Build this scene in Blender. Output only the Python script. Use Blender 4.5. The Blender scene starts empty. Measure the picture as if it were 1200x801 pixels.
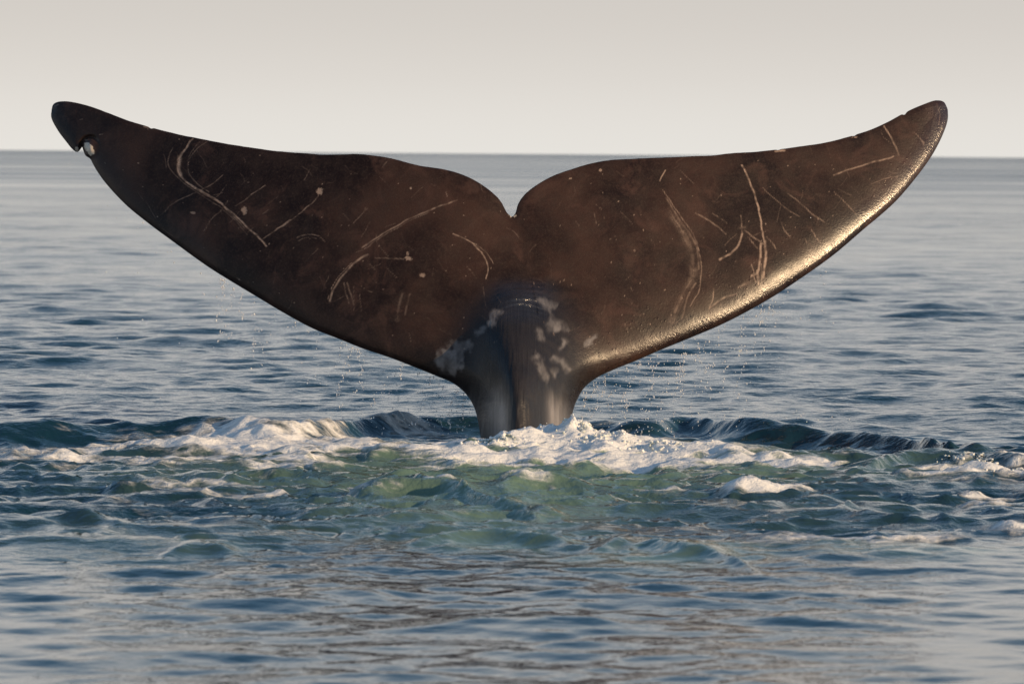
import bpy, math, random
import numpy as np
from mathutils import Matrix

# ------------------------------------------------------------------ camera, sky, sun, exposure
scene = bpy.context.scene
COL = scene.collection
D = 30.0                      # metres from the lens to the whale
PX = 0.00525                  # metres per photograph pixel at that distance
F = D / PX
CX, CY = 600.0, 400.5
HORIZON = 180.0
H = (518.0 - HORIZON) * PX    # eye height above the sea
ROLL = 0.0075
PITCH = math.atan((CY - HORIZON) / F)

cam = bpy.data.cameras.new("camera")
cam.sensor_width = 36.0
cam.lens = 36.0 * F / 1200.0
cam.clip_start = 0.5
cam.clip_end = 60000.0
cam.dof.use_dof = True
cam.dof.focus_distance = D
cam.dof.aperture_fstop = 6.3
cam_ob = bpy.data.objects.new("camera", cam)
COL.objects.link(cam_ob)
cam_ob.matrix_world = (Matrix.Translation((0, 0, H)) @ Matrix.Rotation(math.pi / 2 - PITCH, 4, 'X')
                       @ Matrix.Rotation(ROLL, 4, 'Z'))
scene.camera = cam_ob

SUN_AZ = math.radians(119.0)   # clockwise from +Y (the viewing direction) towards +X
SUN_EL = math.radians(14.0)

world = bpy.data.worlds.new("World")
scene.world = world
world.use_nodes = True
nt = world.node_tree
nt.nodes.clear()
sky = nt.nodes.new("ShaderNodeTexSky")
sky.sky_type = 'NISHITA'
sky.sun_disc = False
sky.sun_elevation = SUN_EL
sky.sun_rotation = SUN_AZ
sky.altitude = 0.0
sky.air_density = 1.0
sky.dust_density = 0.3
sky.ozone_density = 1.0
hsv = nt.nodes.new("ShaderNodeHueSaturation")
hsv.inputs["Saturation"].default_value = 1.2
# a band of pale sea haze low over the whole horizon
tco = nt.nodes.new("ShaderNodeTexCoord")
sep = nt.nodes.new("ShaderNodeSeparateXYZ")
nt.links.new(tco.outputs["Generated"], sep.inputs[0])
hz = nt.nodes.new("ShaderNodeValToRGB")
hz.color_ramp.interpolation = 'B_SPLINE'
el = hz.color_ramp.elements
el[0].position = 0.0; el[0].color = (0.0755, 0.0735, 0.0700, 1)
el[1].position = 1.0; el[1].color = (0.068, 0.069, 0.071, 1)
for pos, c in ((0.05, (0.0690, 0.0656, 0.0622, 1)), (0.12, (0.0550, 0.0512, 0.0482, 1)), (0.24, (0.072, 0.0695, 0.0670, 1)), (0.5, (0.075, 0.0735, 0.072, 1))):
    e_ = el.new(pos); e_.color = c
zr = nt.nodes.new("ShaderNodeMapRange")
for i_, q_ in enumerate((0.0, 0.3)):
    zr.inputs[1 + i_].default_value = q_
nt.links.new(sep.outputs[2], zr.inputs[0])
nt.links.new(zr.outputs[0], hz.inputs[0])
hm = nt.nodes.new("ShaderNodeVectorMath"); hm.operation = 'SCALE'
hm.inputs[3].default_value = 66.7
nt.links.new(hz.outputs[0], hm.inputs[0])
hf = nt.nodes.new("ShaderNodeMapRange"); hf.interpolation_type = 'SMOOTHSTEP'
for i_, q_ in enumerate((0.13, 0.40, 0.97, 0.0)):
    hf.inputs[1 + i_].default_value = q_
nt.links.new(sep.outputs[2], hf.inputs[0])
hmix = nt.nodes.new("ShaderNodeMix"); hmix.data_type = 'RGBA'
nt.links.new(hf.outputs[0], hmix.inputs[0])
nt.links.new(hsv.outputs[0], hmix.inputs[6])
nt.links.new(hm.outputs[0], hmix.inputs[7])
bg = nt.nodes.new("ShaderNodeBackground")
bg.inputs["Strength"].default_value = 0.15
wo = nt.nodes.new("ShaderNodeOutputWorld")
nt.links.new(sky.outputs[0], hsv.inputs["Color"])
nt.links.new(hmix.outputs[2], bg.inputs["Color"])
nt.links.new(bg.outputs[0], wo.inputs["Surface"])

sl = bpy.data.lights.new("sun", 'SUN')
sl.energy = 4.5
sl.angle = math.radians(0.5)
sl.color = (1.0, 0.70, 0.41)
sun = bpy.data.objects.new("sun", sl)
COL.objects.link(sun)
Ldir = np.array([math.sin(SUN_AZ) * math.cos(SUN_EL), math.cos(SUN_AZ) * math.cos(SUN_EL), math.sin(SUN_EL)])
from mathutils import Vector
sun.rotation_euler = Vector(Ldir).to_track_quat('Z', 'Y').to_euler()
sun.location = (40, -10, 20)

vs = scene.view_settings
vs.view_transform = 'Standard'
vs.look = 'None'
vs.gamma = 1.0
vs.use_curve_mapping = False
vs.exposure = 0.08
scene.render.engine = 'CYCLES'
scene.cycles.use_denoising = True
scene.cycles.max_bounces = 6

# ------------------------------------------------------------------ helpers
FWD = np.array([0, math.cos(PITCH), -math.sin(PITCH)])
UP = np.array([0, math.sin(PITCH), math.cos(PITCH)])
RIGHT = np.array([1.0, 0, 0])
CAMP = np.array([0, 0, H])
rng = np.random.default_rng(7)


def ray(px, py):
    u, v = np.asarray(px, float) - CX, np.asarray(py, float) - CY
    u2 = u * math.cos(ROLL) + v * math.sin(ROLL)
    v2 = v * math.cos(ROLL) - u * math.sin(ROLL)
    return u2[..., None] * RIGHT + F * FWD - v2[..., None] * UP


def at_depth(px, py, Y):
    d = ray(px, py)
    return CAMP + d * (np.asarray(Y) / d[..., 1])[..., None]


def on_sea(px, py, z=0.0):
    d = ray(px, py)
    return CAMP + d * ((z - H) / d[..., 2])[..., None]


def photo_xy(x, y, z=0.0):
    """where a point of the sea appears in the survey picture (used to lay out the foam patches)"""
    q0, q1, q2 = x, y, z - H
    f = q1 * FWD[1] + q2 * FWD[2]
    r = q0
    u = q1 * UP[1] + q2 * UP[2]
    f = np.maximum(f, 1e-3)
    u2, v2 = F * r / f, -F * u / f
    return (u2 * math.cos(ROLL) - v2 * math.sin(ROLL) + CX, v2 * math.cos(ROLL) + u2 * math.sin(ROLL) + CY)


def sstep(a, b, x):
    t = np.clip((x - a) / (b - a), 0, 1)
    return t * t * (3 - 2 * t)


_tables = {}


def noise2(x, y, seed=0):
    """smooth value noise, -1..1"""
    if seed not in _tables:
        _tables[seed] = np.random.default_rng(1000 + seed).uniform(-1, 1, (256, 256)).astype(np.float32)
    T = _tables[seed]
    xi = np.floor(x).astype(np.int64); yi = np.floor(y).astype(np.int64)
    fx = (x - xi).astype(np.float32); fy = (y - yi).astype(np.float32)
    fx = fx * fx * fx * (fx * (fx * 6 - 15) + 10); fy = fy * fy * fy * (fy * (fy * 6 - 15) + 10)
    x0, x1, y0, y1 = xi & 255, (xi + 1) & 255, yi & 255, (yi + 1) & 255
    a = T[x0, y0] * (1 - fx) + T[x1, y0] * fx
    b = T[x0, y1] * (1 - fx) + T[x1, y1] * fx
    return a * (1 - fy) + b * fy


def fbm(x, y, seed=0, octaves=4, gain=0.5):
    s, a, n = 0, 1.0, 0
    for o in range(octaves):
        c, sn = math.cos(0.7 * o), math.sin(0.7 * o)
        s = s + a * noise2((x * c - y * sn) * 2 ** o + 17.3 * o, (x * sn + y * c) * 2 ** o + 5.1 * o, seed + o)
        n += a; a *= gain
    return s / n


def grid_faces(nr, nc, off=0):
    i = np.arange(nr * nc).reshape(nr, nc) + off
    return np.stack([i[:-1, :-1], i[:-1, 1:], i[1:, 1:], i[1:, :-1]], -1).reshape(-1, 4)


def mesh_from(name, co, quads, smooth=True, attrs=None):
    me = bpy.data.meshes.new(name)
    n, m = len(co), len(quads)
    k = quads.shape[1]
    me.vertices.add(n)
    me.vertices.foreach_set("co", np.ascontiguousarray(co, np.float32).ravel())
    me.loops.add(m * k)
    me.loops.foreach_set("vertex_index", np.ascontiguousarray(quads, np.int32).ravel())
    me.polygons.add(m)
    me.polygons.foreach_set("loop_start", np.arange(0, m * k, k, dtype=np.int32))
    me.polygons.foreach_set("loop_total", np.full(m, k, np.int32))
    me.polygons.foreach_set("use_smooth", np.full(m, smooth, bool))
    for an, av in (attrs or {}).items():
        at = me.attributes.new(an, 'FLOAT', 'POINT')
        at.data.foreach_set("value", np.ascontiguousarray(av, np.float32).ravel())
    me.update()
    me.validate()
    return me


def link(name, me, mat, **props):
    o = bpy.data.objects.new(name, me)
    COL.objects.link(o)
    me.materials.append(mat)
    for k, v in props.items():
        o[k] = v
    return o


class Nodes:
    def __init__(self, name):
        self.m = bpy.data.materials.new(name)
        self.m.use_nodes = True
        self.t = self.m.node_tree
        self.t.nodes.clear()
        self.out = self.t.nodes.new("ShaderNodeOutputMaterial")

    def n(self, typ, **kw):
        nd = self.t.nodes.new(typ)
        for k, v in kw.items():
            setattr(nd, k, v)
        return nd

    def put(self, sock, v):
        if hasattr(v, "is_output") or hasattr(v, "links"):
            self.t.links.new(v, sock)
        else:
            sock.default_value = v

    def attr(self, name):
        return self.n("ShaderNodeAttribute", attribute_name=name).outputs["Fac"]

    def math(self, op, a, b=0.0, c=0.0, clamp=False):
        nd = self.n("ShaderNodeMath", operation=op, use_clamp=clamp)
        for i, v in enumerate((a, b, c)):
            self.put(nd.inputs[i], v)
        return nd.outputs[0]

    def ramp(self, v, a, b, c=0.0, d=1.0, smooth=True):
        nd = self.n("ShaderNodeMapRange", interpolation_type='SMOOTHSTEP' if smooth else 'LINEAR')
        for i, q in enumerate((v, a, b, c, d)):
            self.put(nd.inputs[i], q)
        return nd.outputs[0]

    def mix(self, f, a, b):
        nd = self.n("ShaderNodeMix", data_type='RGBA')
        self.put(nd.inputs[0], f)
        for s, v in ((nd.inputs[6], a), (nd.inputs[7], b)):
            self.put(s, v if hasattr(v, "links") else (*v, 1.0))
        return nd.outputs[2]

    def noise(self, vec, scale, detail=4, rough=0.5, dist=0.0):
        nd = self.n("ShaderNodeTexNoise")
        self.put(nd.inputs["Vector"], vec)
        nd.inputs["Scale"].default_value = scale
        nd.inputs["Detail"].default_value = detail
        nd.inputs["Roughness"].default_value = rough
        nd.inputs["Distortion"].default_value = dist
        return nd.outputs["Fac"]

    def stretch(self, vec, sc):
        nd = self.n("ShaderNodeMapping")
        self.put(nd.inputs["Vector"], vec)
        nd.inputs["Scale"].default_value = sc
        return nd.outputs[0]

    def bump(self, h, dist, strength=1.0, normal=None):
        nd = self.n("ShaderNodeBump")
        self.put(nd.inputs["Height"], h)
        self.put(nd.inputs["Strength"], strength)
        nd.inputs["Distance"].default_value = dist
        if normal is not None:
            self.put(nd.inputs["Normal"], normal)
        return nd.outputs[0]


# ------------------------------------------------------------------ materials
def make_water():
    N = Nodes("sea_water")
    P = N.n("ShaderNodeTexCoord").outputs["Object"]
    foam_a, green_a, chop = N.attr("foam"), N.attr("aerated"), N.attr("chop")
    deep = (0.006, 0.028, 0.042)
    aer = (0.125, 0.195, 0.140)
    col = N.mix(green_a, deep, aer)
    ps = N.stretch(P, (0.6, 1.0, 0.6))
    f1 = N.noise(ps, 5.0, 6, 0.62, 0.6)
    f2 = N.noise(ps, 22.0, 5, 0.6, 0.3)
    fn = N.math('ADD', N.math('MULTIPLY', f1, 0.65), N.math('MULTIPLY', f2, 0.35))
    thr = N.math('SUBTRACT', 0.80, N.math('MULTIPLY', foam_a, 0.46))
    mask = N.ramp(N.math('SUBTRACT', fn, thr), -0.07, 0.20)
    mask = N.math('MULTIPLY', mask, N.ramp(foam_a, 0.02, 0.15))
    foamcol = N.mix(f2, (0.62, 0.63, 0.60), (0.86, 0.85, 0.82))
    col2 = N.mix(mask, col, foamcol)
    rip = N.noise(N.stretch(P, (1.0, 1.25, 1.0)), 9.0, 3, 0.55, 0.2)
    rip2 = N.noise(N.stretch(P, (1.0, 1.0, 1.0)), 30.0, 3, 0.6)
    rip3 = N.noise(N.stretch(P, (0.7, 1.0, 1.0)), 1.3, 4, 0.6, 0.3)
    far_n = N.bump(rip3, 0.16, N.attr("midfar"))
    hgt = N.math('ADD', rip, N.math('MULTIPLY', rip2, N.math('MULTIPLY', chop, 0.45)))
    nrm = N.bump(hgt, 0.016, N.math('ADD', 0.25, N.math('MULTIPLY', chop, 0.75)), far_n)
    nrm = N.bump(N.math('MULTIPLY', f2, mask), 0.03, 0.7, nrm)
    b = N.n("ShaderNodeBsdfPrincipled")
    N.put(b.inputs["Base Color"], col2)
    N.put(b.inputs["Roughness"], N.math('ADD', N.math('ADD', 0.05, N.math('MULTIPLY', N.math('MULTIPLY', N.attr("far"), N.ramp(N.noise(N.stretch(P, (0.22, 1.0, 1.0)), 0.035, 6, 0.7), 0.36, 0.64, 0.15, 1.6)), 0.26)), N.math('MULTIPLY', mask, 0.75)))
    b.inputs["IOR"].default_value = 1.333
    N.put(b.inputs["Normal"], nrm)
    N.t.links.new(b.outputs[0], N.out.inputs["Surface"])
    return N.m


def make_foam():
    N = Nodes("white_foam")
    P = N.n("ShaderNodeTexCoord").outputs["Object"]
    a = N.noise(P, 40.0, 5, 0.65)
    c = N.noise(P, 9.0, 4, 0.6)
    b = N.n("ShaderNodeBsdfPrincipled")
    N.put(b.inputs["Base Color"], N.mix(N.ramp(c, 0.35, 0.6), (0.60, 0.64, 0.57), (0.86, 0.85, 0.81)))
    b.inputs["Roughness"].default_value = 0.55
    b.inputs["Subsurface Weight"].default_value = 0.3
    b.inputs["Subsurface Radius"].default_value = (0.02, 0.02, 0.018)
    N.put(b.inputs["Normal"], N.bump(a, 0.012, 0.9))
    N.t.links.new(b.outputs[0], N.out.inputs["Surface"])
    return N.m


def make_skin():
    N = Nodes("whale_skin")
    P = N.n("ShaderNodeTexCoord").outputs["Object"]
    scar, film_and_refl, pale, wet = N.attr("scar"), N.attr("film_and_refl"), N.attr("pale"), N.attr("wet")
    beads = N.attr("beads")
    big = N.noise(P, 1.7, 5, 0.6, 0.4)
    mid = N.noise(P, 9.0, 5, 0.65)
    fine = N.noise(P, 70.0, 4, 0.6)
    grain = N.noise(P, 120.0, 2, 0.5)
    col = N.mix(N.ramp(big, 0.38, 0.66), (0.0120, 0.0068, 0.0058), (0.045, 0.0245, 0.0180))
    blot = N.noise(P, 3.6, 6, 0.68, 0.8)
    col = N.mix(N.math('MULTIPLY', N.ramp(blot, 0.50, 0.68), 0.7), col, (0.068, 0.037, 0.028))
    col = N.mix(N.math('MULTIPLY', N.ramp(mid, 0.4, 0.7), 0.5), col, (0.032, 0.021, 0.017))
    col = N.mix(N.math('MULTIPLY', N.ramp(fine, 0.45, 0.75), 0.35), col, (0.060, 0.041, 0.031))
    col = N.mix(N.attr("stock"), col, N.mix(mid, (0.009, 0.0095, 0.011), (0.025, 0.0225, 0.022)))
    col = N.mix(film_and_refl, col, (0.21, 0.195, 0.19))  # grey skin patches, plus the painted reflection bands low on the stock
    streak = N.ramp(fine, 0.25, 0.55, 0.55, 1.0)
    col = N.mix(N.math('MULTIPLY', scar, streak), col, (0.36, 0.26, 0.20))
    col = N.mix(pale, col, (0.62, 0.52, 0.40))
    v = N.n("ShaderNodeTexVoronoi")
    N.put(v.inputs["Vector"], P)
    v.inputs["Scale"].default_value = 46.0
    vsel = N.n("ShaderNodeSeparateColor")
    N.t.links.new(v.outputs["Color"], vsel.inputs[0])
    bead = N.math('MULTIPLY', N.ramp(v.outputs["Distance"], 0.05, 0.42, 1.0, 0.0),
                  N.ramp(vsel.outputs[0], 0.62, 0.75))
    n1 = N.bump(fine, 0.004, 0.35)
    n2 = N.bump(N.noise(P, 28.0, 3, 0.6), 0.006, N.math('ADD', 0.10, N.math('MULTIPLY', wet, 0.12)), n1)
    n3 = N.bump(grain, 0.0018, N.math('MULTIPLY', wet, 0.8), N.bump(bead, 0.0030, beads, n2))
    b = N.n("ShaderNodeBsdfPrincipled")
    N.put(b.inputs["Base Color"], col)
    ro = N.math('SUBTRACT', N.ramp(mid, 0.3, 0.7, 0.42, 0.54), N.math('MULTIPLY', wet, 0.28))
    ro = N.math('SUBTRACT', ro, N.math('MULTIPLY', N.math('MULTIPLY', bead, beads), 0.26), clamp=True)
    ro = N.math('MAXIMUM', ro, 0.12)
    N.put(b.inputs["Roughness"], ro)
    b.inputs["IOR"].default_value = 1.42
    N.put(b.inputs["Specular IOR Level"], N.math('ADD', 0.18, N.math('MULTIPLY', wet, 0.62)))
    N.put(b.inputs["Normal"], n3)
    N.t.links.new(b.outputs[0], N.out.inputs["Surface"])
    return N.m


def make_drop():
    N = Nodes("water_drop")
    b = N.n("ShaderNodeBsdfPrincipled")
    b.inputs["Base Color"].default_value = (0.9, 0.9, 0.9, 1)
    b.inputs["Roughness"].default_value = 0.08
    b.inputs["IOR"].default_value = 1.333
    b.inputs["Transmission Weight"].default_value = 0.5
    N.t.links.new(b.outputs[0], N.out.inputs["Surface"])
    return N.m


M_WATER, M_FOAM, M_SKIN, M_DROP = make_water(), make_foam(), make_skin(), make_drop()

# ------------------------------------------------------------------ the sea
def rows():
    y = [-500, -250, -120, -60, -30, -14, -6, -2]
    y += list(np.arange(0, 14, 0.5))
    v = 14.0
    while v < 30000:
        y.append(v)
        if v < 26.5: d = 0.036
        elif v < 31.2: d = 0.020
        elif v < 33: d = 0.028
        elif v < 60: d = 0.028 + (v - 33) / 27 * 0.085
        elif v < 220: d = 0.113 + (v - 60) / 160 * 0.6
        else: d = 0.713 + (v - 220) * 0.05
        v += d
    return np.array(y)


ys = rows()
dys = np.gradient(ys)
sc_ = np.linspace(-0.16, 0.16, 530)
ext = 0.16 + np.cumsum(0.0012 * 1.32 ** np.arange(26))
ss = np.concatenate([-ext[::-1], sc_, ext])
Wy = np.maximum(np.abs(ys), 14.0)
X = (Wy[:, None] * ss[None, :]).astype(np.float32)
Y = np.repeat(ys[:, None], len(ss), 1).astype(np.float32)
dxs = np.gradient(ss)[None, :] * Wy[:, None]
RES = np.maximum(dys[:, None], dxs).astype(np.float32)      # local mesh size
PXX, PYY = photo_xy(X, Y)
NEAR = (Y > 14) & (Y < 40)

# foam and aerated-water patches: centre x, y, half width, half height, strength (photograph pixels on the sea)
FOAM = [
    (90, 535, 170, 15, 0.75), (250, 528, 150, 13, 0.95), (400, 533, 170, 14, 0.85), (330, 520, 110, 10, 0.8),
    (30, 545, 90, 10, 0.55), (560, 536, 130, 15, 0.95), (640, 536, 90, 18, 1.05), (780, 540, 150, 13, 1.0),
    (900, 543, 120, 10, 1.0), (980, 540, 60, 7, 0.7), (1130, 560, 70, 14, 0.75), (1190, 556, 40, 16, 0.8),
    (330, 552, 100, 7, 0.75), (215, 575, 90, 9, 0.6), (290, 580, 130, 9, 0.75), (440, 579, 70, 8, 0.85),
    (150, 590, 80, 8, 0.4), (500, 577, 60, 6, 0.8), (650, 577, 55, 8, 0.75), (760, 580, 60, 6, 0.6), (880, 582, 50, 7, 0.85),
    (1150, 586, 60, 6, 0.75), (570, 600, 160, 12, 0.4), (1000, 640, 190, 10, 0.55), (1180, 615, 40, 8, 0.7),
    (500, 632, 40, 6, 0.5), (850, 600, 40, 6, 0.5), (450, 515, 110, 10, 0.65), (260, 600, 160, 12, 0.35),
    (640, 560, 400, 30, 0.28), (450, 514, 110, 5, 0.55), (465, 578, 80, 6, 0.9), (880, 581, 55, 6, 0.95), (650, 577, 60, 5, 0.9), (1010, 633, 150, 7, 0.7), (220, 545, 120, 5, 0.7), (900, 556, 90, 6, 0.6), (250, 560, 260, 30, 0.25), (1000, 575, 200, 20, 0.3), (850, 650, 250, 14, 0.35), (720, 520, 40, 8, .6),
]
GREEN = [
    (620, 560, 260, 32, 1.0), (800, 553, 220, 22, 0.9), (570, 598, 190, 26, 0.9), (600, 632, 130, 14, 0.8),
    (790, 655, 130, 18, 0.8), (1070, 650, 130, 12, 0.7), (330, 560, 220, 22, 0.5), (420, 625, 160, 14, 0.3),
    (1060, 560, 110, 18, 0.35), (120, 640, 160, 26, 0.25), (240, 640, 80, 14, 0.35), (900, 600, 250, 20, 0.2),
]


def patches(lst, warp):
    wx = fbm(X * 0.9, Y * 0.9, 41, 4) * 90 * warp
    wy = fbm(X * 0.9 + 31, Y * 0.9, 51, 4) * 16 * warp
    out = np.zeros_like(X)
    for cx, cy, rx, ry, s in lst:
        q = ((PXX + wx - cx) / rx) ** 2 + ((PYY + wy - cy) / ry) ** 2
        v = s * np.exp(-q ** 1.5 * 0.9)
        out = np.maximum(out, v) + 0.25 * np.minimum(out, v)
    return np.where(NEAR, out, 0).astype(np.float32)


foam = np.clip(patches(FOAM, 0.6), 0, 1.15)
green = np.clip(patches(GREEN, 0.5), 0, 1)
# churned water round the tail
churn = (np.exp(-(np.abs(PYY - 560) / 62) ** 3) + 0.45 * np.exp(-(np.abs(PYY - 620) / 55) ** 3)) * np.where(NEAR, 1, 0)
churn = (churn * sstep(492, 530, PYY) * (0.75 + 0.25 * fbm(X * 0.5, Y * 0.5, 61, 3))).astype(np.float32)
slick = sstep(23.5, 19.5, Y) * 1.0          # smooth water towards the camera

Z = np.zeros_like(X)
ncomp = 170
gust = np.clip(0.95 + 0.9 * fbm(X * 0.035, Y * 0.02, 71, 5, .6) + 0.8 * fbm(X * 0.22, Y * 0.16, 75, 3), 0.2, 2.4)
gust = gust * (1 - slick) + slick * np.clip(1.0 + 0.5 * fbm(X * 0.4, Y * 0.5, 77, 2), .5, 1.5)
for i in range(ncomp):
    lam = 0.10 * (6.0 / 0.10) ** ((i + rng.uniform(0, 1)) / ncomp)
    th = rng.normal(math.pi / 2 + 0.25, 0.62)
    k = 2 * math.pi / lam
    slope = 0.150 * math.sqrt(2.0 / ncomp) * (1.0 if lam < 0.7 else (0.7 / lam) ** 0.75)
    att = sstep(2.5, 5.0, lam / RES)
    w = 1.0
    if lam < 0.7:
        w = 1 - slick * (0.45 if lam < 0.25 else 0.35)
    elif lam < 1.6:
        w = 1 - slick * 0.5
    else:
        w = 1 - slick * 0.65
    ph = k * (X * math.cos(th) + Y * math.sin(th)) + rng.uniform(0, 6.28)
    s = np.sin(ph)
    prof = s + 0.30 * (s * s - 0.5)
    Z += (slope / k) * prof * att * w * (gust if lam < 2 else 1.0)
WRP = fbm(X * 3.1, Y * 3.1, 97, 3)
# churn: short irregular chop
for o, (fr, am) in enumerate([(1.6, 0.030), (3.4, 0.028), (7.0, 0.017), (14.0, 0.008)]):
    nz = noise2(X * fr * 0.75 + 3.3 * o + 0.5 * WRP, Y * fr * 1.1 + 0.5 * WRP, 80 + o)
    Z += churn * am * (1 - 2.0 * np.abs(nz) if o < 2 else nz) * sstep(2, 4, 1 / fr / RES)

def smooth_curve(pts, m=12):
    """centripetal Catmull-Rom through the points; returns samples and the sample index of each point"""
    p = np.array(pts, float)
    q = np.vstack([2 * p[0] - p[1], p, 2 * p[-1] - p[-2]])
    out, idx = [], []
    for i in range(len(p) - 1):
        p0, p1, p2, p3 = q[i:i + 4]
        t0 = 0; t1 = t0 + max(np.linalg.norm(p1 - p0), 1e-3) ** .5
        t2 = t1 + np.linalg.norm(p2 - p1) ** .5; t3 = t2 + max(np.linalg.norm(p3 - p2), 1e-3) ** .5
        t = np.linspace(t1, t2, m, endpoint=False)[:, None]
        a1 = (t1 - t) / (t1 - t0) * p0 + (t - t0) / (t1 - t0) * p1
        a2 = (t2 - t) / (t2 - t1) * p1 + (t - t1) / (t2 - t1) * p2
        a3 = (t3 - t) / (t3 - t2) * p2 + (t - t2) / (t3 - t2) * p3
        b1 = (t2 - t) / (t2 - t0) * a1 + (t - t0) / (t2 - t0) * a2
        b2 = (t3 - t) / (t3 - t1) * a2 + (t - t1) / (t3 - t1) * a3
        idx.append(len(out) * m if False else sum(len(o) for o in out))
        out.append((t2 - t) / (t2 - t1) * b1 + (t - t1) / (t2 - t1) * b2)
    idx.append(sum(len(o) for o in out))
    return np.vstack(out + [p[-1:]]), idx


# named wavelets: crest path in photograph pixels, height, front width, back width
def ridge(path, h, wf, wb, fade=0.12, rough=0.0, seed=0):
    p = np.array(path, float)
    w = on_sea(p[:, 0], p[:, 1], h)
    t = np.linspace(0, 1, len(p))
    cs, _ = smooth_curve(w[:, :2], 10)
    yc = np.interp(X, cs[:, 0], cs[:, 1], left=w[0, 1], right=w[-1, 1]).astype(np.float32)
    u = (X - w[0, 0]) / (w[-1, 0] - w[0, 0])
    env = sstep(0, fade, u) * sstep(1, 1 - fade, u)
    yc = yc + rough * fbm(X * 1.3, Y * 0.2, 90 + seed, 3)
    d = Y - yc + (0.03 if seed < 2 else 0.05) * WRP + (0.04 if seed < 2 else 0.12) * noise2(X * 1.1 + 13 * seed, Y * 0 + 0.5, 96)
    amp = 0.15 if seed < 2 else 0.3 if seed == 3 else 0.7
    h = h * (0.95 + amp * (0.5 * noise2(X * 1.9 + 7 * seed, Y * 0.8, 95) + 0.22 * noise2(X * 6, Y * 2, 98)))
    prof = np.where(d < 0, np.exp(-np.abs(d / (wf * 0.85)) ** 1.7), np.exp(-np.abs(d / wb) ** 1.2))
    return (h * env * prof).astype(np.float32)


RIDGES = [
    ([(-60, 497), (100, 494), (250, 494), (330, 499), (430, 490), (520, 484), (620, 484)], 0.12, 0.24, 0.55, .1, .08),
    ([(600, 490), (690, 487), (760, 490), (800, 486), (870, 494), (960, 499), (1060, 508), (1140, 522), (1220, 532)], 0.115, 0.26, 0.6, .2, .04),
    ([(780, 492), (870, 490), (980, 496), (1080, 506)], 0.025, 0.2, 0.5, .25, .1),
    ([(960, 556), (1020, 545), (1080, 536), (1150, 540), (1260, 548)], 0.06, 0.16, 0.35, .3, .08),
    ([(180, 522), (215, 513), (260, 516), (330, 515)], 0.025, 0.12, 0.3, .3, .06),
    ([(380, 516), (430, 508), (500, 514)], 0.015, 0.12, 0.25, .35, .05),
    ([(0, 538), (150, 528), (330, 534), (520, 533), (640, 527), (800, 533), (1000, 541)], 0.05, 0.18, 0.4, .1, .2),
    ([(380, 588), (440, 572), (520, 572), (560, 580), (600, 588), (700, 602)], 0.05, 0.14, 0.35, .2, .06),
    ([(560, 575), (640, 570), (720, 573), (790, 578)], 0.05, 0.12, 0.3, .25, .08),
    ([(840, 580), (880, 574), (940, 578), (1000, 582)], 0.05, 0.12, 0.3, .25, .06),
    ([(460, 630), (520, 622), (570, 619), (640, 625), (710, 634)], 0.055, 0.16, 0.35, .25, .05),
    ([(670, 640), (740, 630), (800, 640), (850, 648), (900, 665)], 0.05, 0.17, 0.4, .25, .05),
    ([(900, 652), (1000, 648), (1080, 643), (1160, 648)], 0.04, 0.14, 0.4, .3, .06),
    ([(180, 640), (230, 634), (290, 642)], 0.045, 0.13, 0.3, .35, .05),
    ([(40, 560), (200, 556), (330, 560)], 0.035, 0.12, 0.3, .3, .08),
    ([(-40, 612), (60, 606), (150, 612)], 0.04, 0.13, 0.3, .3, .08),
    ([(300, 606), (400, 600), (500, 608)], 0.03, 0.12, 0.3, .3, .08),
    ([(820, 605), (960, 598), (1100, 606)], 0.035, 0.14, 0.3, .3, .1),
    ([(1000, 612), (1120, 606), (1240, 612)], 0.04, 0.14, 0.3, .3, .1),
    ([(470, 726), (640, 720), (760, 728)], 0.03, 0.3, 0.5, .3, .1),
    ([(300, 694), (330, 688), (480, 694)], 0.02, 0.2, 0.4, .3, .1),
    ([(760, 652), (850, 648), (960, 664)], 0.02, 0.2, 0.4, .3, .1),
]
# mounds of froth: centre, half width, height in photograph pixels, depth (m)
MOUNDS = [(640, 534, 36, 32, .13), (608, 537, 26, 16, .12), (680, 535, 30, 36, .13), (712, 539, 40, 18, .16), (585, 541, 34, 8, .16), (760, 541, 70, 8, .2),
          (545, 541, 50, 7, .2), (1125, 553, 28, 9, .12), (1148, 557, 20, 13, .10), (1174, 567, 24, 10, .10), (1200, 562, 34, 7, .2), (1100, 550, 40, 5, .2),
          (222, 527, 36, 9, .2), (275, 528, 46, 6, .2), (430, 525, 42, 6, .2), (150, 537, 60, 4, .2), (350, 530, 60, 5, .2), (850, 545, 70, 7, .2), (930, 547, 60, 5, .18),
          (440, 584, 44, 6, .15), (510, 582, 34, 4, .12), (650, 582, 44, 5, .14), (885, 586, 38, 6, .14), (1150, 590, 46, 5, .12), (300, 585, 60, 3, .15), (880, 538, 30, 6, .1)]
mound = np.zeros_like(X)
wobble = fbm(X * 7, Y * 7, 140, 3)
for px_, py_, wp_, hp_, dep_ in MOUNDS:
    c_ = on_sea(np.array(px_), np.array(py_))
    k_ = PX * c_[1] / D
    q_ = ((X - c_[0] + 0.05 * WRP) / (wp_ * k_)) ** 2 + ((Y - c_[1] + 0.06 * wobble) / dep_) ** 2
    mound = np.maximum(mound, hp_ * k_ * np.exp(-q_ ** 1.4 * 0.9))
rag = 1 - np.abs(fbm(X * 8.0, Y * 8.0, 150, 3)) * 2.0
mound_z = np.where(np.abs(PXX - 655) < 80, 0.5, 0.28) * mound * (0.35 + 0.75 * rag + 0.35 * noise2(X * 22, Y * 22, 160))
mm = sstep(0.012, 0.035, mound + 0.008 * wobble)
streaks = fbm(X * 1.3, Y * 6.5 + 0.9 * WRP, 170, 4)
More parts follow.
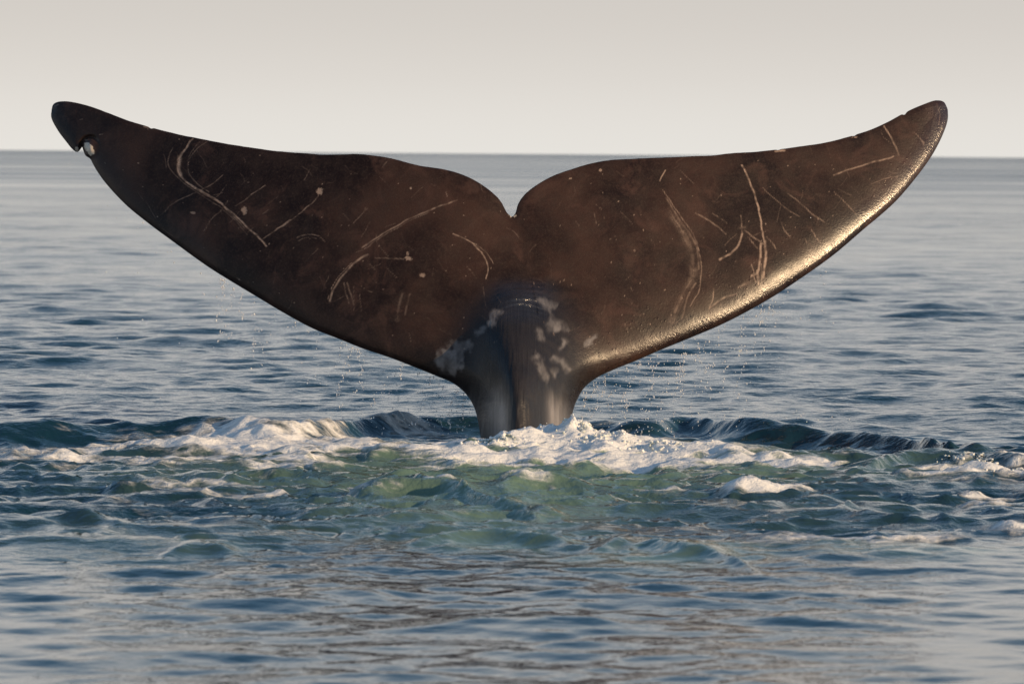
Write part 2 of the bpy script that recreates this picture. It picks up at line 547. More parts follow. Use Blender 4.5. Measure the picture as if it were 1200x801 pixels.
foam = foam * np.clip(1.0 + 1.25 * streaks, 0.2, 1.4)
foam = np.maximum(foam, mm * np.clip(0.70 + 0.3 * rag + 0.8 * streaks, 0, 1.15)).astype(np.float32)
ridge_sum = np.zeros_like(X)
for i, (pth, h, wf, wb, fd, rg) in enumerate(RIDGES):
    r = ridge(pth, h, wf, wb, fd, rg, i)
    ridge_sum += r
Z += ridge_sum + mound_z
# froth stands a little proud and lumpy
fm = sstep(0.35, 0.95, foam)
Z += fm * (0.006 + 0.026 * (1 - np.abs(fbm(X * 3.0, Y * 4.0, 120, 3)) * 2.4) + 0.010 * fbm(X * 14, Y * 14, 130, 2))
chop = np.clip(churn * 1.0 + sstep(0.02, 0.1, ridge_sum) * 0.5, 0, 1) * np.where(NEAR, 1, 0)
chop = np.maximum(chop, 0.75 * (Y > 31) * sstep(400, 120, Y))
far = np.clip(sstep(50, 400, Y) * 0.7 + sstep(300, 3000, Y) * 0.3, 0, 1)

sea_me = mesh_from("sea", np.stack([X, Y, Z], -1).reshape(-1, 3), grid_faces(len(ys), len(ss)),
                   attrs=dict(foam=foam, aerated=green, chop=chop, far=far, midfar=sstep(45, 110, Y) * sstep(1500, 300, Y) * np.clip(gust, .3, 1.6) * 0.6))


def sea_z(x, y):
    i = np.clip(np.searchsorted(ys, y), 0, len(ys) - 1)
    j = np.clip(np.searchsorted(ss, x / max(abs(y), 14.0)), 0, len(ss) - 1)
    return float(Z[i, j])


link("sea", sea_me, M_WATER, kind="structure", label="rippled blue-grey sea with green churned water round the whale tail", category="water")

# ------------------------------------------------------------------ the whale
BOT = [(60.5, 128), (60, 137.5), (67.5, 152.5), (77.5, 166), (85, 175), (90, 178.2), (93.5, 176), (95.5, 171), (97.5, 176), (100, 182), (106, 186.5),
       (109, 192.5), (115, 202.5), (125, 216), (147.5, 240), (175, 262.5), (200, 281), (243, 312), (270, 329), (300, 347),
       (330, 365), (366, 384.5), (396, 396.5), (426, 408.5), (456, 418.5), (485.7, 430), (513, 441), (532, 449.5),
       (546, 461.5), (556, 478), (561, 498.6), (564, 520.5), (566, 550), (566, 592), (616, 594),
       (670, 592), (668, 550), (668.5, 506), (672, 480), (677, 467), (685, 454), (698.7, 443), (720, 432.7), (746.7, 422), (773, 410.5),
       (810.7, 395), (848, 379), (896, 353.5), (932, 330.5), (977, 298.5), (1014, 267), (1032, 252), (1050, 235.5), (1072, 210), (1092, 182.5),
       (1105, 157.5), (1110.7, 140), (1110.7, 128)]
TOP = [(60.5, 128), (62, 123), (66, 120), (77.5, 118.8), (102.5, 123.8), (127.5, 132.5), (152.5, 142), (177.5, 149.4), (215, 158.5), (252, 166), (290, 172.6),
       (340, 178.3), (375, 180.8), (415, 180.6), (440, 182.5), (460, 186), (492, 194), (521.6, 198.4), (551, 208.6), (575, 224), (587, 236), (595, 250),
       (600, 253.5), (604, 249.5), (606.7, 240), (614.7, 228), (630.7, 215.5), (646.8, 206.7), (668, 199.0), (694.8, 190.9), (719, 187.2),
       (780, 184.6), (828, 182.5), (868, 178.9), (890, 177.6), (922.5, 173.8), (965, 167.5), (995, 160), (1020, 152), (1040, 143), (1060, 132.2),
       (1080, 123), (1097.5, 117.6), (1106, 119.5), (1110.7, 128)]
KNOT = [((60.5, 128), (60.5, 128)), ((106, 186.5), (152.5, 142)), ((243, 312), (290, 172.6)), ((366, 384.5), (415, 180.6)),
        ((485.7, 430), (521.6, 198.4)), ((546, 461.5), (575, 224)), ((564, 520.5), (587, 236)), ((566, 592), (595, 250)),
        ((616, 594), (600, 253.5)), ((670, 592), (604, 249.5)), ((668.5, 506), (614.7, 228)), ((685, 454), (630.7, 215.5)),
        ((746.7, 422), (694.8, 190.9)), ((848, 379), (780, 184.6)), ((977, 298.5), (922.5, 173.8)), ((1072, 210), (1040, 143)),
        ((1110.7, 128), (1110.7, 128))]


bc, bi = smooth_curve(BOT)
tc, ti = smooth_curve(TOP)


def resample(c, n):
    L = np.concatenate([[0], np.cumsum(np.linalg.norm(np.diff(c, axis=0), axis=1))])
    t = np.linspace(0, L[-1], n)
    return np.stack([np.interp(t, L, c[:, 0]), np.interp(t, L, c[:, 1])], -1)


def seglen(c):
    return np.linalg.norm(np.diff(c, axis=0), axis=1).sum()


Bs, Ts = [], []
for (b0, t0), (b1, t1) in zip(KNOT[:-1], KNOT[1:]):
    cb = bc[bi[BOT.index(b0)]:bi[BOT.index(b1)] + 1]
    ct = tc[ti[TOP.index(t0)]:ti[TOP.index(t1)] + 1]
    n = max(8, int(max(seglen(cb), seglen(ct)) / 1.15))
    Bs.append(resample(cb, n + 1)[:-1]); Ts.append(resample(ct, n + 1)[:-1])
Bc, Tc = np.vstack(Bs), np.vstack(Ts)
NS = len(Bc)
# a wave of small nicks along the trailing edge
arc = np.arange(NS)
Tc = Tc + np.stack([np.zeros(NS), 0.4 * noise2(arc * 0.05, arc * 0 + 3.5, 201) + 0.12 * noise2(arc * 0.2, arc * 0 + 9.5, 202)], -1) * np.clip(np.minimum(arc, NS - arc) / 60, 0, 1)[:, None]
for cxk, dep in ((1060, 2.2), (177, 1.2), (912, 0.8), (1001, 1.0)):
    Tc[:, 1] += dep * np.exp(-((Tc[:, 0] - cxk) / 2.2) ** 2) * (arc > 5) * (arc < NS - 5)

NF, NB = 224, 36
qf = np.linspace(0, 1, NF)
vf = 0.45 * qf + 0.55 * 0.5 * (1 - np.cos(math.pi * qf))
qb = np.linspace(0, 1, NB)
vb = 0.5 * (1 - np.cos(math.pi * qb))

leadL = bc[:bi[BOT.index((566, 592))] + 1][::3]
leadR = bc[bi[BOT.index((670, 592))]:][::3]
trail = tc[::3]


def dist_poly(P, c):
    out = np.full(len(P), 1e9)
    a, b = c[:-1], c[1:]
    d = b - a
    L2 = np.maximum((d * d).sum(1), 1e-9)
    for i in range(len(a)):
        w = P - a[i]
        t = np.clip((w @ d[i]) / L2[i], 0, 1)
        e = w - t[:, None] * d[i]
        out = np.minimum(out, (e * e).sum(1))
    return np.sqrt(out)


def profile(P):
    """depth of the mid-surface and half-thickness (metres) at outline-plane points P"""
    x, y = P[:, 0], P[:, 1]
    dL, dR, dt = dist_poly(P, leadL), dist_poly(P, leadR), dist_poly(P, trail)
    kk = 1 / 9.0
    m = np.minimum(dL, dR)
    dl = m - np.log(np.exp(-kk * (dL - m)) + np.exp(-kk * (dR - m))) / kk
    dl = np.maximum(dl, 0)
    dl = np.where(m < 1e-6, 0, dl)
    w = dl + dt + 1e-6
    v = np.clip(dl / w, 0, 1)
    naca = (2.969 * np.sqrt(v) - 1.26 * v - 3.516 * v ** 2 + 2.843 * v ** 3 - 1.036 * v ** 4)   # peak 1.0
    naca = np.maximum(naca, 0)
    tk = 0.085 * np.minimum(w, 330) * PX * naca
    tk = tk + 0.010 * np.minimum(1, np.sqrt(np.maximum(dt, 0) / 6)) * np.minimum(1, np.sqrt(dl / 6))
    xm = (x - 606) * PX
    zm = (518 - y) * PX
    lean = 0.42 * zm
    mid = D + lean + 0.14 * xm + np.where(xm > 0, 0.10, 0.23) * np.abs(xm) ** 1.7
    return mid, tk, dl, dt


def keel(P):
    x, y = P[:, 0], P[:, 1]
    g = sstep(312, 392, y) * 0.13 + sstep(350, 470, y) * 0.20
    xc = np.interp(y, [320, 350, 380, 430, 470, 600], [586, 588, 596, 603, 606, 608])
    sl_ = np.interp(y, [320, 360, 420, 470, 600], [44, 40, 32, 26, 24])
    sr_ = np.interp(y, [320, 360, 420, 470, 600], [62, 58, 50, 44, 42])
    q = np.abs(x - xc) / np.where(x < xc, sl_, sr_)
    k = g * np.exp(-q ** 2.0)
    # broad fillet that carries the stock into the flukes
    g2 = sstep(330, 450, y) * 0.10
    k = k + g2 * np.exp(-(np.abs(x - 614) / 85) ** 2.0)
    return k


def keel_masked(P, dl):
    return keel(P) * sstep(0, 26, dl) ** 0.6


# surface marks: (points, half width, strength) in outline-plane units
def z1(*p): return [(40 + a / 4, 100 + b / 4) for a, b in p]
def z2(*p): return [(300 + a / 3.745, 160 + b / 3.745) for a, b in p]
def z3(*p): return [(580 + a / 3.745, 160 + b / 3.745) for a, b in p]
def z4(*p): return [(840 + a / 4, 100 + b / 4) for a, b in p]
def z5(*p): return [(450 + a / 3.64, 320 + b / 3.64) for a, b in p]
def z6(*p): return [(540 + a / 7.28, 310 + b / 7.28) for a, b in p]


SCARS = [
    (z1((745, 252), (705, 300), (682, 345), (675, 390), (690, 430), (740, 470), (800, 505), (860, 540), (920, 590), (980, 645), (1040, 700), (1088, 752)), 1.1, 0.95),
    (z1((735, 258), (695, 310), (672, 350)), 0.8, 0.6), (z1((682, 345), (678, 390), (688, 425)), 2.0, 0.9),
    (z1((690, 425), (740, 475), (800, 512), (870, 552), (930, 610), (985, 665)), 0.7, 0.6),
    (z1((650, 290), (628, 340), (632, 385), (660, 420), (720, 470), (790, 520), (870, 570), (940, 630), (1000, 700)), 0.6, 0.35),
    (z1((808, 265), (750, 310), (722, 370), (730, 420), (770, 465), (820, 500)), 0.6, 0.4),
    (z1((780, 262), (735, 310), (718, 360)), 0.5, 0.25),
    (z1((610, 592), (650, 555), (710, 525), (770, 498), (850, 450), (885, 420)), 0.6, 0.4),
    (z1((795, 680), (830, 630), (880, 580), (910, 540)), 0.6, 0.4), (z1((945, 568), (1000, 525), (1085, 468)), 0.6, 0.55),
    (z1((850, 530), (905, 462)), 0.5, 0.25),
    (z1((1065, 722), (1130, 680), (1198, 632)) + z2((90, 405), (150, 370), (230, 305), (275, 257)), 0.65, 0.6),
    (z2((465, 487), (560, 425), (640, 380), (720, 340), (800, 308), (880, 280)), 1.0, 0.55),
    (z2((475, 492), (560, 436), (650, 384), (760, 330)), 0.5, 0.4),
    (z2((325, 720), (345, 660), (385, 605), (430, 555), (490, 517)), 1.4, 0.7),
    (z2((318, 712), (335, 655), (375, 600), (420, 552)), 0.5, 0.6),
    (z2((400, 640), (418, 690), (430, 740)), 0.8, 0.4), (z2((385, 640), (397, 690), (407, 730)), 0.8, 0.45), (z2((430, 650), (432, 770)), 0.5, 0.25),
    (z2((455, 690), (462, 770)), 0.5, 0.3), (z2((640, 690), (625, 760), (618, 800)), 2.5, 0.22), (z2((675, 690), (655, 780)), 1.5, 0.2),
    (z2((865, 425), (930, 455), (980, 495), (1010, 540), (1018, 580), (1008, 622)), 0.9, 0.75),
    (z2((930, 455), (990, 490), (1025, 525), (1042, 557)), 0.6, 0.55),
    (z2((520, 530), (600, 535), (650, 538)), 0.9, 0.3), (z2((180, 445), (220, 430), (270, 435), (305, 465)), 0.7, 0.4),
    (z2((185, 458), (230, 442), (275, 448)), 0.5, 0.3), (z2((430, 380), (490, 315)), 0.6, 0.3), (z2((210, 190), (235, 145)), 0.6, 0.25),
    (z2((555, 135), (575, 112)), 0.6, 0.4), (z2((830, 240), (838, 265)), 0.5, 0.4), (z2((500, 560), (525, 585)), 0.6, 0.3),
    (z2((560, 400), (610, 380)), 0.5, 0.2), (z2((320, 610), (290, 680)), 0.6, 0.2), (z2((215, 550), (275, 490)), .6, .2),
    (z2((0, 425), (48, 482)), 0.9, 0.5),
    (z3((725, 195), (748, 148)), 0.8, 0.8),
    (z3((735, 235), (780, 300), (830, 370), (870, 430), (895, 500), (907, 570), (905, 620), (890, 690), (860, 740)), 0.7, 0.55),
    (z3((750, 270), (800, 350), (850, 420), (880, 470)), 1.2, 0.4),
    (z3((770, 335), (820, 410), (850, 470), (868, 540), (872, 600)), 3.6, 0.42), (z3((850, 420), (890, 500), (895, 580)), 1.6, 0.3),
    (z3((862, 630), (825, 690), (795, 760), (778, 810)), 3.2, 0.40), (z3((880, 640), (845, 710), (820, 800)), 1.3, 0.3),
    (z3((1085, 125), (1115, 190), (1140, 260), (1160, 330), (1172, 400), (1180, 465)), 1.2, 0.95),
    (z3((1182, 460), (1188, 520), (1185, 560), (1178, 620)), 1.7, 0.95), (z3((1165, 470), (1165, 540), (1150, 600), (1128, 610)), 1.7, 0.85),
    (z3((1150, 590), (1160, 650)), 1.6, 0.7), (z3((1125, 560), (1145, 640)), 0.8, 0.6), (z3((1170, 560), (1172, 650)), 1.0, .7),
    (z3((985, 542), (1030, 515), (1065, 480), (1085, 425)), 1.4, 0.75), (z3((1085, 425), (1080, 345)), 0.9, 0.45),
    (z3((1075, 400), (1100, 400)), 1.8, 0.5), (z3((880, 335), (940, 370), (1015, 425)), 0.8, 0.55), (z3((955, 335), (1020, 382)), 0.6, 0.3),
    (z3((1095, 410), (1180, 475)), 0.9, 0.6), (z3((1110, 440), (1150, 490)), 0.9, 0.5), (z3((1060, 425), (1010, 475)), 0.6, 0.35),
    (z3((960, 670), (955, 710), (942, 755)), 0.9, 0.75), (z3((1190, 440), (1235, 490)), 0.7, 0.5),
    (z3((945, 750), (1000, 710), (1060, 690)), 1.4, .45), (z3((1070, 660), (1110, 640)), 1.8, .5), (z3((280, 640), (305, 628)), .5, .4),
    (z4((785, 190), (820, 250), (855, 330)), 1.0, 0.75), (z4((550, 420), (640, 390), (720, 365), (830, 335)), 1.2, 0.6),
    (z4((725, 465), (800, 435), (850, 430)), 0.6, 0.45), (z4((805, 425), (865, 455)), 0.6, 0.3),
    (z4((215, 480), (270, 530), (330, 580), (390, 615)), 0.6, 0.35), (z4((330, 505), (400, 560), (460, 610), (505, 642)), 0.8, 0.45),
    (z4((550, 500), (600, 545), (655, 605)), 0.7, 0.5), (z4((305, 640), (320, 680), (342, 708)), 0.8, 0.45), (z4((440, 675), (490, 745)), 0.7, 0.5),
    (z4((1030, 85), (1045, 140), (1040, 185)), 0.6, 0.3), (z4((925, 220), (960, 260), (975, 300)), 0.6, 0.4), (z4((985, 240), (1005, 290)), 0.5, 0.35),
    (z4((960, 260), (968, 270)), 1.5, 0.4), (z4((0, 610), (50, 650)), 0.5, 0.3), (z4((570, 485), (630, 515)), .5, .25),
    (z4((780, 240), (815, 275)), .5, .25), (z4((700, 490), (730, 450)), .5, .2),
    (z4((275, 308), (318, 306)), 1.6, 0.8), (z4((880, 128), (888, 122)), 0.8, 0.7), (z4((645, 242), (655, 242)), 1.0, 0.9),
    (z1((515, 192), (555, 200)), 1.2, 0.5), (z1((310, 230), (322, 228)), 0.8, 0.6), (z1((215, 160), (228, 158)), 0.6, 0.5), (z1((95, 100), (112, 92)), 1.0, .4),
]
BLOBS = [(40 + 985 / 4, 100 + 588 / 4, 3.4, 4.6, .75), (40 + 745 / 4, 100 + 597 / 4, 3.2, 1.6, .6), (300 + 280 / 3.745, 160 + 238 / 3.745, 3.6, 4.2, .8),
         (300 + 670 / 3.745, 160 + 534 / 3.745, 4.0, 2.4, .75), (300 + 730 / 3.745, 160 + 608 / 3.745, 3.8, 2.4, .6), (300 + 665 / 3.745, 160 + 515 / 3.745, 1.4, 2.0, .6),
         (580 + 465 / 3.745, 160 + 147 / 3.745, 1.6, 1.6, .7), (580 + 332 / 3.745, 160 + 184 / 3.745, 1.6, 1.0, .7), (300 + 678 / 3.745, 160 + 225 / 3.745, 1.1, 1.1, .9),
         (580 + 815 / 3.745, 160 + 185 / 3.745, .9, .9, .7), (580 + 612 / 3.745, 160 + 500 / 3.745, 1.4, 1.0, .4)]
for _ in range(170):      # faint hairline scratches
    x_, y_ = rng.uniform(130, 1070), rng.uniform(150, 400)
    a_ = rng.choice([rng.normal(-0.75, .25), rng.normal(0.75, .3), rng.normal(1.35, .2)])
    l_ = rng.uniform(5, 24)
    b_ = rng.normal(0, .12)
    SCARS.append(([(x_, y_), (x_ + l_ * .5 * math.cos(a_), y_ + l_ * .5 * math.sin(a_)), (x_ + l_ * math.cos(a_ + b_), y_ + l_ * math.sin(a_ + b_))],
                  rng.uniform(.35, .6), rng.uniform(.06, .28)))
for _ in range(230):
    BLOBS.append((rng.uniform(120, 1080), rng.uniform(150, 420), rng.uniform(.4, .8), rng.uniform(.4, .8), rng.uniform(.25, .8)))
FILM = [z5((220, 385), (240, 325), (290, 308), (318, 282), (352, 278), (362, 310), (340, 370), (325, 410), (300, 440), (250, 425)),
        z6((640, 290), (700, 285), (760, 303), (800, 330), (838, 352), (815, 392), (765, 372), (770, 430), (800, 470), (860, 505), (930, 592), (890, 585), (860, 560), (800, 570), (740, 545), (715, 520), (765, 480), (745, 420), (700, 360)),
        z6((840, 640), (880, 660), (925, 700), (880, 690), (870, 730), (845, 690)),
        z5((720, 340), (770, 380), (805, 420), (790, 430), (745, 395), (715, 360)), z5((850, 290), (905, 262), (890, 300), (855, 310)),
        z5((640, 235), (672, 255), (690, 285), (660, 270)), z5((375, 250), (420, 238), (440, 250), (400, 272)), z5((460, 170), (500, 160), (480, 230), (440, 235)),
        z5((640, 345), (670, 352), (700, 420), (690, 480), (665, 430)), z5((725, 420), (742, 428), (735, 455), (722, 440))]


def in_poly(P, poly):
    x, y = P[:, 0], P[:, 1]
    c = np.zeros(len(P), bool)
    n = len(poly)
    for i in range(n):
        (x1, y1), (x2, y2) = poly[i], poly[(i + 1) % n]
        if y1 == y2: continue
        cond = ((y1 > y) != (y2 > y)) & (x < (x2 - x1) * (y - y1) / (y2 - y1) + x1)
        c ^= cond
    return c


def box_sub(P, x0, x1, y0, y1, pad):
    return np.nonzero((P[:, 0] > x0 - pad) & (P[:, 0] < x1 + pad) & (P[:, 1] > y0 - pad) & (P[:, 1] < y1 + pad))[0]


def marks(P):
    sc = np.zeros(len(P))
    Pw = P + np.stack([noise2(P[:, 0] * .12, P[:, 1] * .12, 211), noise2(P[:, 0] * .12, P[:, 1] * .12, 212)], -1) * 0.7
    for pts, hw, st in SCARS:
        c, _ = smooth_curve(pts, 6) if len(pts) > 2 else (np.array(pts, float), 0)
        i = box_sub(P, c[:, 0].min(), c[:, 0].max(), c[:, 1].min(), c[:, 1].max(), hw * 3 + 3)
        if not len(i): continue
        d = dist_poly(Pw[i], c)
        core = np.clip(1.25 - d / (hw * .82), 0, 1) ** 0.8 if hw < 1.8 else np.exp(-(d / hw) ** 2)
        if hw >= 1.8:     # rakes: a bundle of fine parallel scratches
            core = core * (0.35 + 0.65 * sstep(-.2, .5, noise2(d * 1.5, P[i, 1] * .05, 220)))
        core = core * np.clip(0.8 + 0.7 * noise2(P[i, 0] * .25, P[i, 1] * .25, 221), 0.3, 1.1)
        sc[i] = np.maximum(sc[i], st * core)
    for x, y, rx, ry, st in BLOBS:
        i = box_sub(P, x, x, y, y, 8)
        q = ((Pw[i, 0] - x) / rx) ** 2 + ((Pw[i, 1] - y) / ry) ** 2 + 0.5 * noise2(P[i, 0] * .6, P[i, 1] * .6, 231)
        sc[i] = np.maximum(sc[i], st * sstep(1.25, .6, q))
    film_and_refl = np.zeros(len(P))
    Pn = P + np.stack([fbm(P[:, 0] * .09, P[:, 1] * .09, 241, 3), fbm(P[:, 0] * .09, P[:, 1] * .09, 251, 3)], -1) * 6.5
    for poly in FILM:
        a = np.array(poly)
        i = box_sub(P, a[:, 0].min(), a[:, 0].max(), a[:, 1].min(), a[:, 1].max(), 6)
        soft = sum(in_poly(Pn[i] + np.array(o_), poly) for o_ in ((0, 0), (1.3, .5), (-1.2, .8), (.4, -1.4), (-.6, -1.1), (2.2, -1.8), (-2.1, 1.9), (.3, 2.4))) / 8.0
        film_and_refl[i] = np.maximum(film_and_refl[i], soft * np.clip(0.48 + 0.55 * fbm(P[i, 0] * .13, P[i, 1] * .09, 266, 4, .6), 0, .8))
    # pale bands on the stock's flanks: reflected white water painted into the colour
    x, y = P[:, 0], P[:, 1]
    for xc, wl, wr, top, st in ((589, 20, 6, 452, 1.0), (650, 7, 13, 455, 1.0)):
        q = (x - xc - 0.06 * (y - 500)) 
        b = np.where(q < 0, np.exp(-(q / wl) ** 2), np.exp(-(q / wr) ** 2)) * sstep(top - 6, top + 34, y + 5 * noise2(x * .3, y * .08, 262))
        film_and_refl = np.maximum(film_and_refl, st * b * (0.95 + 0.25 * noise2(x * .5, y * .06, 263)))
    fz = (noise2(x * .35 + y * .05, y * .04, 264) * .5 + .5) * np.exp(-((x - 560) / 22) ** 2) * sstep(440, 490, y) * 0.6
    film_and_refl = np.maximum(film_and_refl, fz)
    pale = np.zeros(len(P))
    i = box_sub(P, 92, 112, 160, 190, 4)
    q = np.sqrt(((P[i, 0] - 104.5 - .35 * (P[i, 1] - 174)) / 4.6) ** 2 + ((P[i, 1] - 174) / 7.5) ** 2) + .35 * noise2(P[i, 0] * .5, P[i, 1] * .5, 271)
    pale[i] = sstep(1.15, .75, q)
    q2 = np.sqrt(((P[i, 0] - 90) / 2.5) ** 2 + ((P[i, 1] - 175) / 3.2) ** 2)
    pale[i] = np.maximum(pale[i], .6 * sstep(1.1, .7, q2))
    i = box_sub(P, 594, 607, 247, 257, 3)
    q = np.hypot((P[i, 0] - 600.5) / 4.2, (P[i, 1] - 252.5) / 2.2) + .5 * noise2(P[i, 0], P[i, 1], 272)
    pale[i] = np.maximum(pale[i], .8 * sstep(1.1, .6, q))
    return sc, np.clip(film_and_refl, 0, 1), pale


Pf = (Bc[None] * (1 - vf[:, None, None]) + Tc[None] * vf[:, None, None]).reshape(-1, 2)
Pb = (Bc[None] * (1 - vb[1:-1, None, None]) + Tc[None] * vb[1:-1, None, None]).reshape(-1, 2)
midF, tF, dlF, dtF = profile(Pf)
midB, tB, dlB, dtB = profile(Pb)
edge = np.zeros((NF, NS)); edge[0] = edge[-1] = 1
tF = np.where(edge.ravel() > 0, 0.0, tF)
front = midF - tF - keel_masked(Pf, dlF)
x, y = Pf[:, 0], Pf[:, 1]
# creases where the stock swells out of the flukes
rr = np.hypot((x - 613) / 1.25, y - 395)
ringm = sstep(322, 338, y) * sstep(385, 362, y) * np.exp(-((x - 612) / 34) ** 4)
front -= ringm * (0.0034 * np.sin(rr * 1.15 + 1.2 * noise2(x * .1, y * .1, 281)) + .0012 * noise2(x * .25, y * .5, 282))
dome = np.exp(-(np.hypot((x - 606) / 27, (y - 347 - 0.006 * (x - 610) ** 2) / 11)) ** 2)
front -= dome * 0.050
vert = sstep(345, 380, y) * np.exp(-((x - 612) / 40) ** 4)
front -= vert * 0.002 * noise2(x * .7, y * .06, 283)
# groove and swelling at the bite in the left fluke
gq = np.hypot((x - 106), (y - 176) * 0.8)
bite = np.exp(-((gq - 12.5) / 1.8) ** 2) * sstep(118, 108, x) * sstep(186, 180, y)
front += bite * 0.022
lump = np.exp(-(np.hypot((x - 105) / 5, (y - 173) / 7)) ** 2)
front -= lump * 0.02 * np.minimum(1, dlF / 4)
# gentle undulation of the blade
front -= 0.012 * fbm(x * 0.012, y * 0.012, 291, 3) * np.minimum(1, np.minimum(dlF, dtF) / 25)
back = midB + tB + keel_masked(Pb, dlB) * 0.8
scarF, film_and_reflF, paleF = marks(Pf)
front += scarF * 0.0012
edgeband = np.exp(-(dlF / 19) ** 2)
stockF = sstep(318, 350, y + 6 * noise2(x * .06, y * .06, 297)) * np.exp(-(np.abs(x - 612) / np.interp(y, [320, 360, 420, 460], [34, 60, 85, 110])) ** 4) * 0.9
wetF = np.clip(edgeband * sstep(640, 720, x) + 0.06 * np.exp(-(dlF / 60)) * (x > 640) + ringm * 0.9 + lump + 0.35 * stockF, 0, 1)
beadF = np.clip(1.1 * np.exp(-(dlF / 42) ** 1.5) * sstep(650, 720, x) * sstep(-.5, .3, fbm(x * .03, y * .03, 295, 2)) * sstep(14, 26, dlF), 0, 1)
wetF = np.maximum(wetF, 0.25 * np.exp(-dlF / 14))
Vf = at_depth(Pf[:, 0], Pf[:, 1], front)
Vb = at_depth(Pb[:, 0], Pb[:, 1], back)
nb = NB - 2
ff = grid_faces(NF, NS)
ib = np.vstack([np.arange(NS)[None], np.arange(NF * NS, NF * NS + nb * NS).reshape(nb, NS), (np.arange(NS) + (NF - 1) * NS)[None]])
fb = np.stack([ib[:-1, :-1], ib[1:, :-1], ib[1:, 1:], ib[:-1, 1:]], -1).reshape(-1, 4)
zb = np.zeros(len(Pb))
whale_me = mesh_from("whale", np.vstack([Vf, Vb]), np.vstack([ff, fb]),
                     attrs=dict(scar=np.concatenate([scarF, zb]), film_and_refl=np.concatenate([film_and_reflF, zb]),
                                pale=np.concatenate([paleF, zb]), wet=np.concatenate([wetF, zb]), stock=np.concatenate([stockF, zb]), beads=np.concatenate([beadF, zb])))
link("whale", whale_me, M_SKIN, label="dark brown whale tail with scratched flukes raised out of the sea, diving", category="whale")

# ------------------------------------------------------------------ white water thrown up round the stock
def ico(sub):
    import bmesh
    bm = bmesh.new()
    bmesh.ops.create_icosphere(bm, subdivisions=sub, radius=1.0)
    bm.verts.ensure_lookup_table()
    v = np.array([p.co[:] for p in bm.verts]); f = np.array([[q.index for q in g.verts] for g in bm.faces])
    bm.free()
    return v, f


def balls(centres, radii, sub, stretch=None):
    v, f = ico(sub)
    n = len(centres)
    S = np.ones((n, 3)) if stretch is None else stretch
    co = centres[:, None, :] + v[None] * radii[:, None, None] * S[:, None, :]
    fa = f[None] + (np.arange(n) * len(v))[:, None, None]
    return co.reshape(-1, 3), fa.reshape(-1, 3)


def froth(name, lumps, label, seed, voxel=0.0036):
    """lumps: photo x, photo y of the waterline, depth, half-width px, height px, count"""
    r = np.random.default_rng(seed)
    C, R = [], []
    for px, py, wpx, hpx, n in lumps:
        base = on_sea(np.array(px), np.array(py))
        w, h = wpx * PX * base[1] / D, hpx * PX * base[1] / D
        for _ in range(n):
            a = r.normal(0, 0.5)
            z = r.random() ** 1.6 * h * (0.25 + 0.75 * math.exp(-(a * 1.1) ** 4))
            z = min(z, h) * (1.0 if h > 0.055 else 0.35)
            rad = (0.0025 + 0.009 * r.random() ** 3) * (1.15 - 0.5 * z / max(h, .01))
            xx, yy = base[0] + a * w, base[1] + r.normal(0, 0.09)
            C.append((xx, yy, sea_z(xx, yy) - 0.003 + 0.5 * z * r.random() ** 5)); R.append(rad)
    C, R = np.array(C), np.array(R)
    co, fa = balls(C, R, 2, r.uniform(.7, 1.3, (len(C), 3)))
    me = mesh_from(name, co, fa)
    o = link(name, me, M_FOAM, kind="stuff", label=label, category="foam")
    md = o.modifiers.new("fuse", 'REMESH'); md.mode = 'VOXEL'; md.voxel_size = voxel; md.use_smooth_shade = True
    sm = o.modifiers.new("soften", 'SMOOTH'); sm.factor = 0.5; sm.iterations = 1
    return o


froth("white_water", [(640, 532, 42, 20, 700), (612, 535, 26, 12, 300), (676, 534, 28, 22, 500), (705, 538, 40, 12, 360), (585, 540, 36, 9, 240), (760, 541, 60, 10, 300)],
      "cream white water frothing round the foot of the whale tail", 11)
froth("breaking_foam", [(1128, 551, 24, 11, 240), (1150, 555, 18, 15, 260), (1172, 565, 22, 10, 240), (1195, 560, 30, 8, 160)],
      "curl of cream foam breaking on a dark wavelet well away from the tail stock", 12)
# ------------------------------------------------------------------ falling drops
dc, dr, ds = [], [], []
r = np.random.default_rng(5)
bl = bc


def edge_y(px, left):
    c = leadL[:bi[-1]] if left else leadR
    o = np.argsort(c[:, 0])
    return np.interp(px, c[o, 0], c[o, 1])


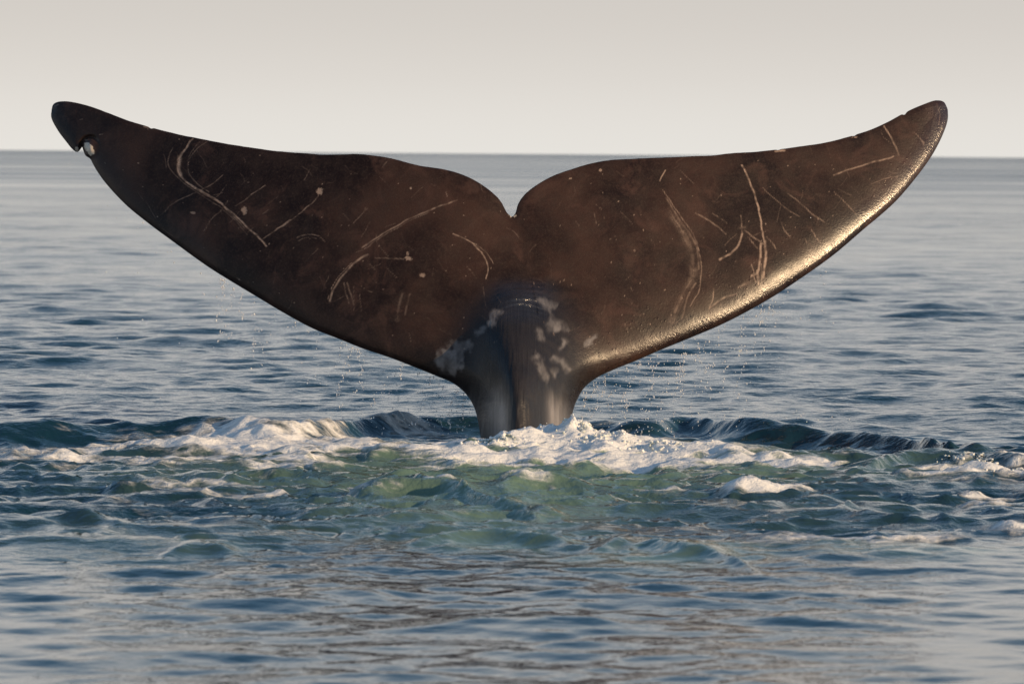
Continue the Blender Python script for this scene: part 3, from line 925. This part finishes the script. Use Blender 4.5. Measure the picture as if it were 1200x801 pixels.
def add_drop(px, py, Yd, rad, st=1.4):
    p = at_depth(np.array(px), np.array(py), np.array(Yd))
    if p[2] < 0.02: return
    dc.append(p); dr.append(rad); ds.append((1, 1, st))


for side, n, x0, x1 in ((True, 62, 190, 545), (False, 66, 684, 935)):
    for _ in range(n):
        px = x0 + (x1 - x0) * r.beta(1.6, 1.0) if side else x0 + (x1 - x0) * r.beta(1.1, 1.5)
        ey = edge_y(px, side)
        length = r.uniform(15, 110) * (0.8 if side else 1.0)
        slant = r.normal(-0.18, 0.16) if not side else r.normal(-0.05, 0.16)
        start = r.uniform(-2, 50) if r.random() < .45 else 0
        k = int(r.integers(3, 15))
        Yd = D + r.uniform(-0.1, 0.25) + 0.15
        for j in range(k):
            t = start + length * r.random() ** 1.3
            add_drop(px + slant * t + r.normal(0, 1.4), ey + 3 + t, Yd + r.normal(0, .05), abs(r.normal(0.0024, 0.0013)) + .0016, r.uniform(1, 2.3))
for _ in range(240):
    px = r.uniform(100, 545) if r.random() < .55 else r.uniform(684, 1000)
    ey = edge_y(px, px < 600)
    add_drop(px, ey + abs(r.normal(0, 60)) + 4, D + r.uniform(-.5, .6), abs(r.normal(0.002, 0.0012)) + .0014)
for _ in range(26):      # trickle from the bite
    t = r.random()
    add_drop(88 - 14 * t + r.normal(0, 1.5), 180 + 16 * math.sin(t * 2.4) + r.normal(0, 2), D + .7, r.uniform(.0015, .003))
for _ in range(420):     # spray over the water behind
    px = r.uniform(380, 560) if r.random() < .4 else r.uniform(680, 1000)
    add_drop(px, r.uniform(478, 528), D + r.uniform(.1, .7), abs(r.normal(.002, .0014)) + .0014, r.uniform(.8, 1.6))
for px, py in ((1125, 263), (950, 255), (188, 466), (210, 402), (196, 530), (1010, 640)):
    add_drop(px, py, D + .3, .004)
co, fa = balls(np.array(dc), np.array(dr) * 0.78, 1, np.array(ds))
link("water_droplets", mesh_from("water_droplets", co, fa), M_DROP, kind="stuff",
     label="bright water droplets falling from the leading edges of the flukes", category="droplets")
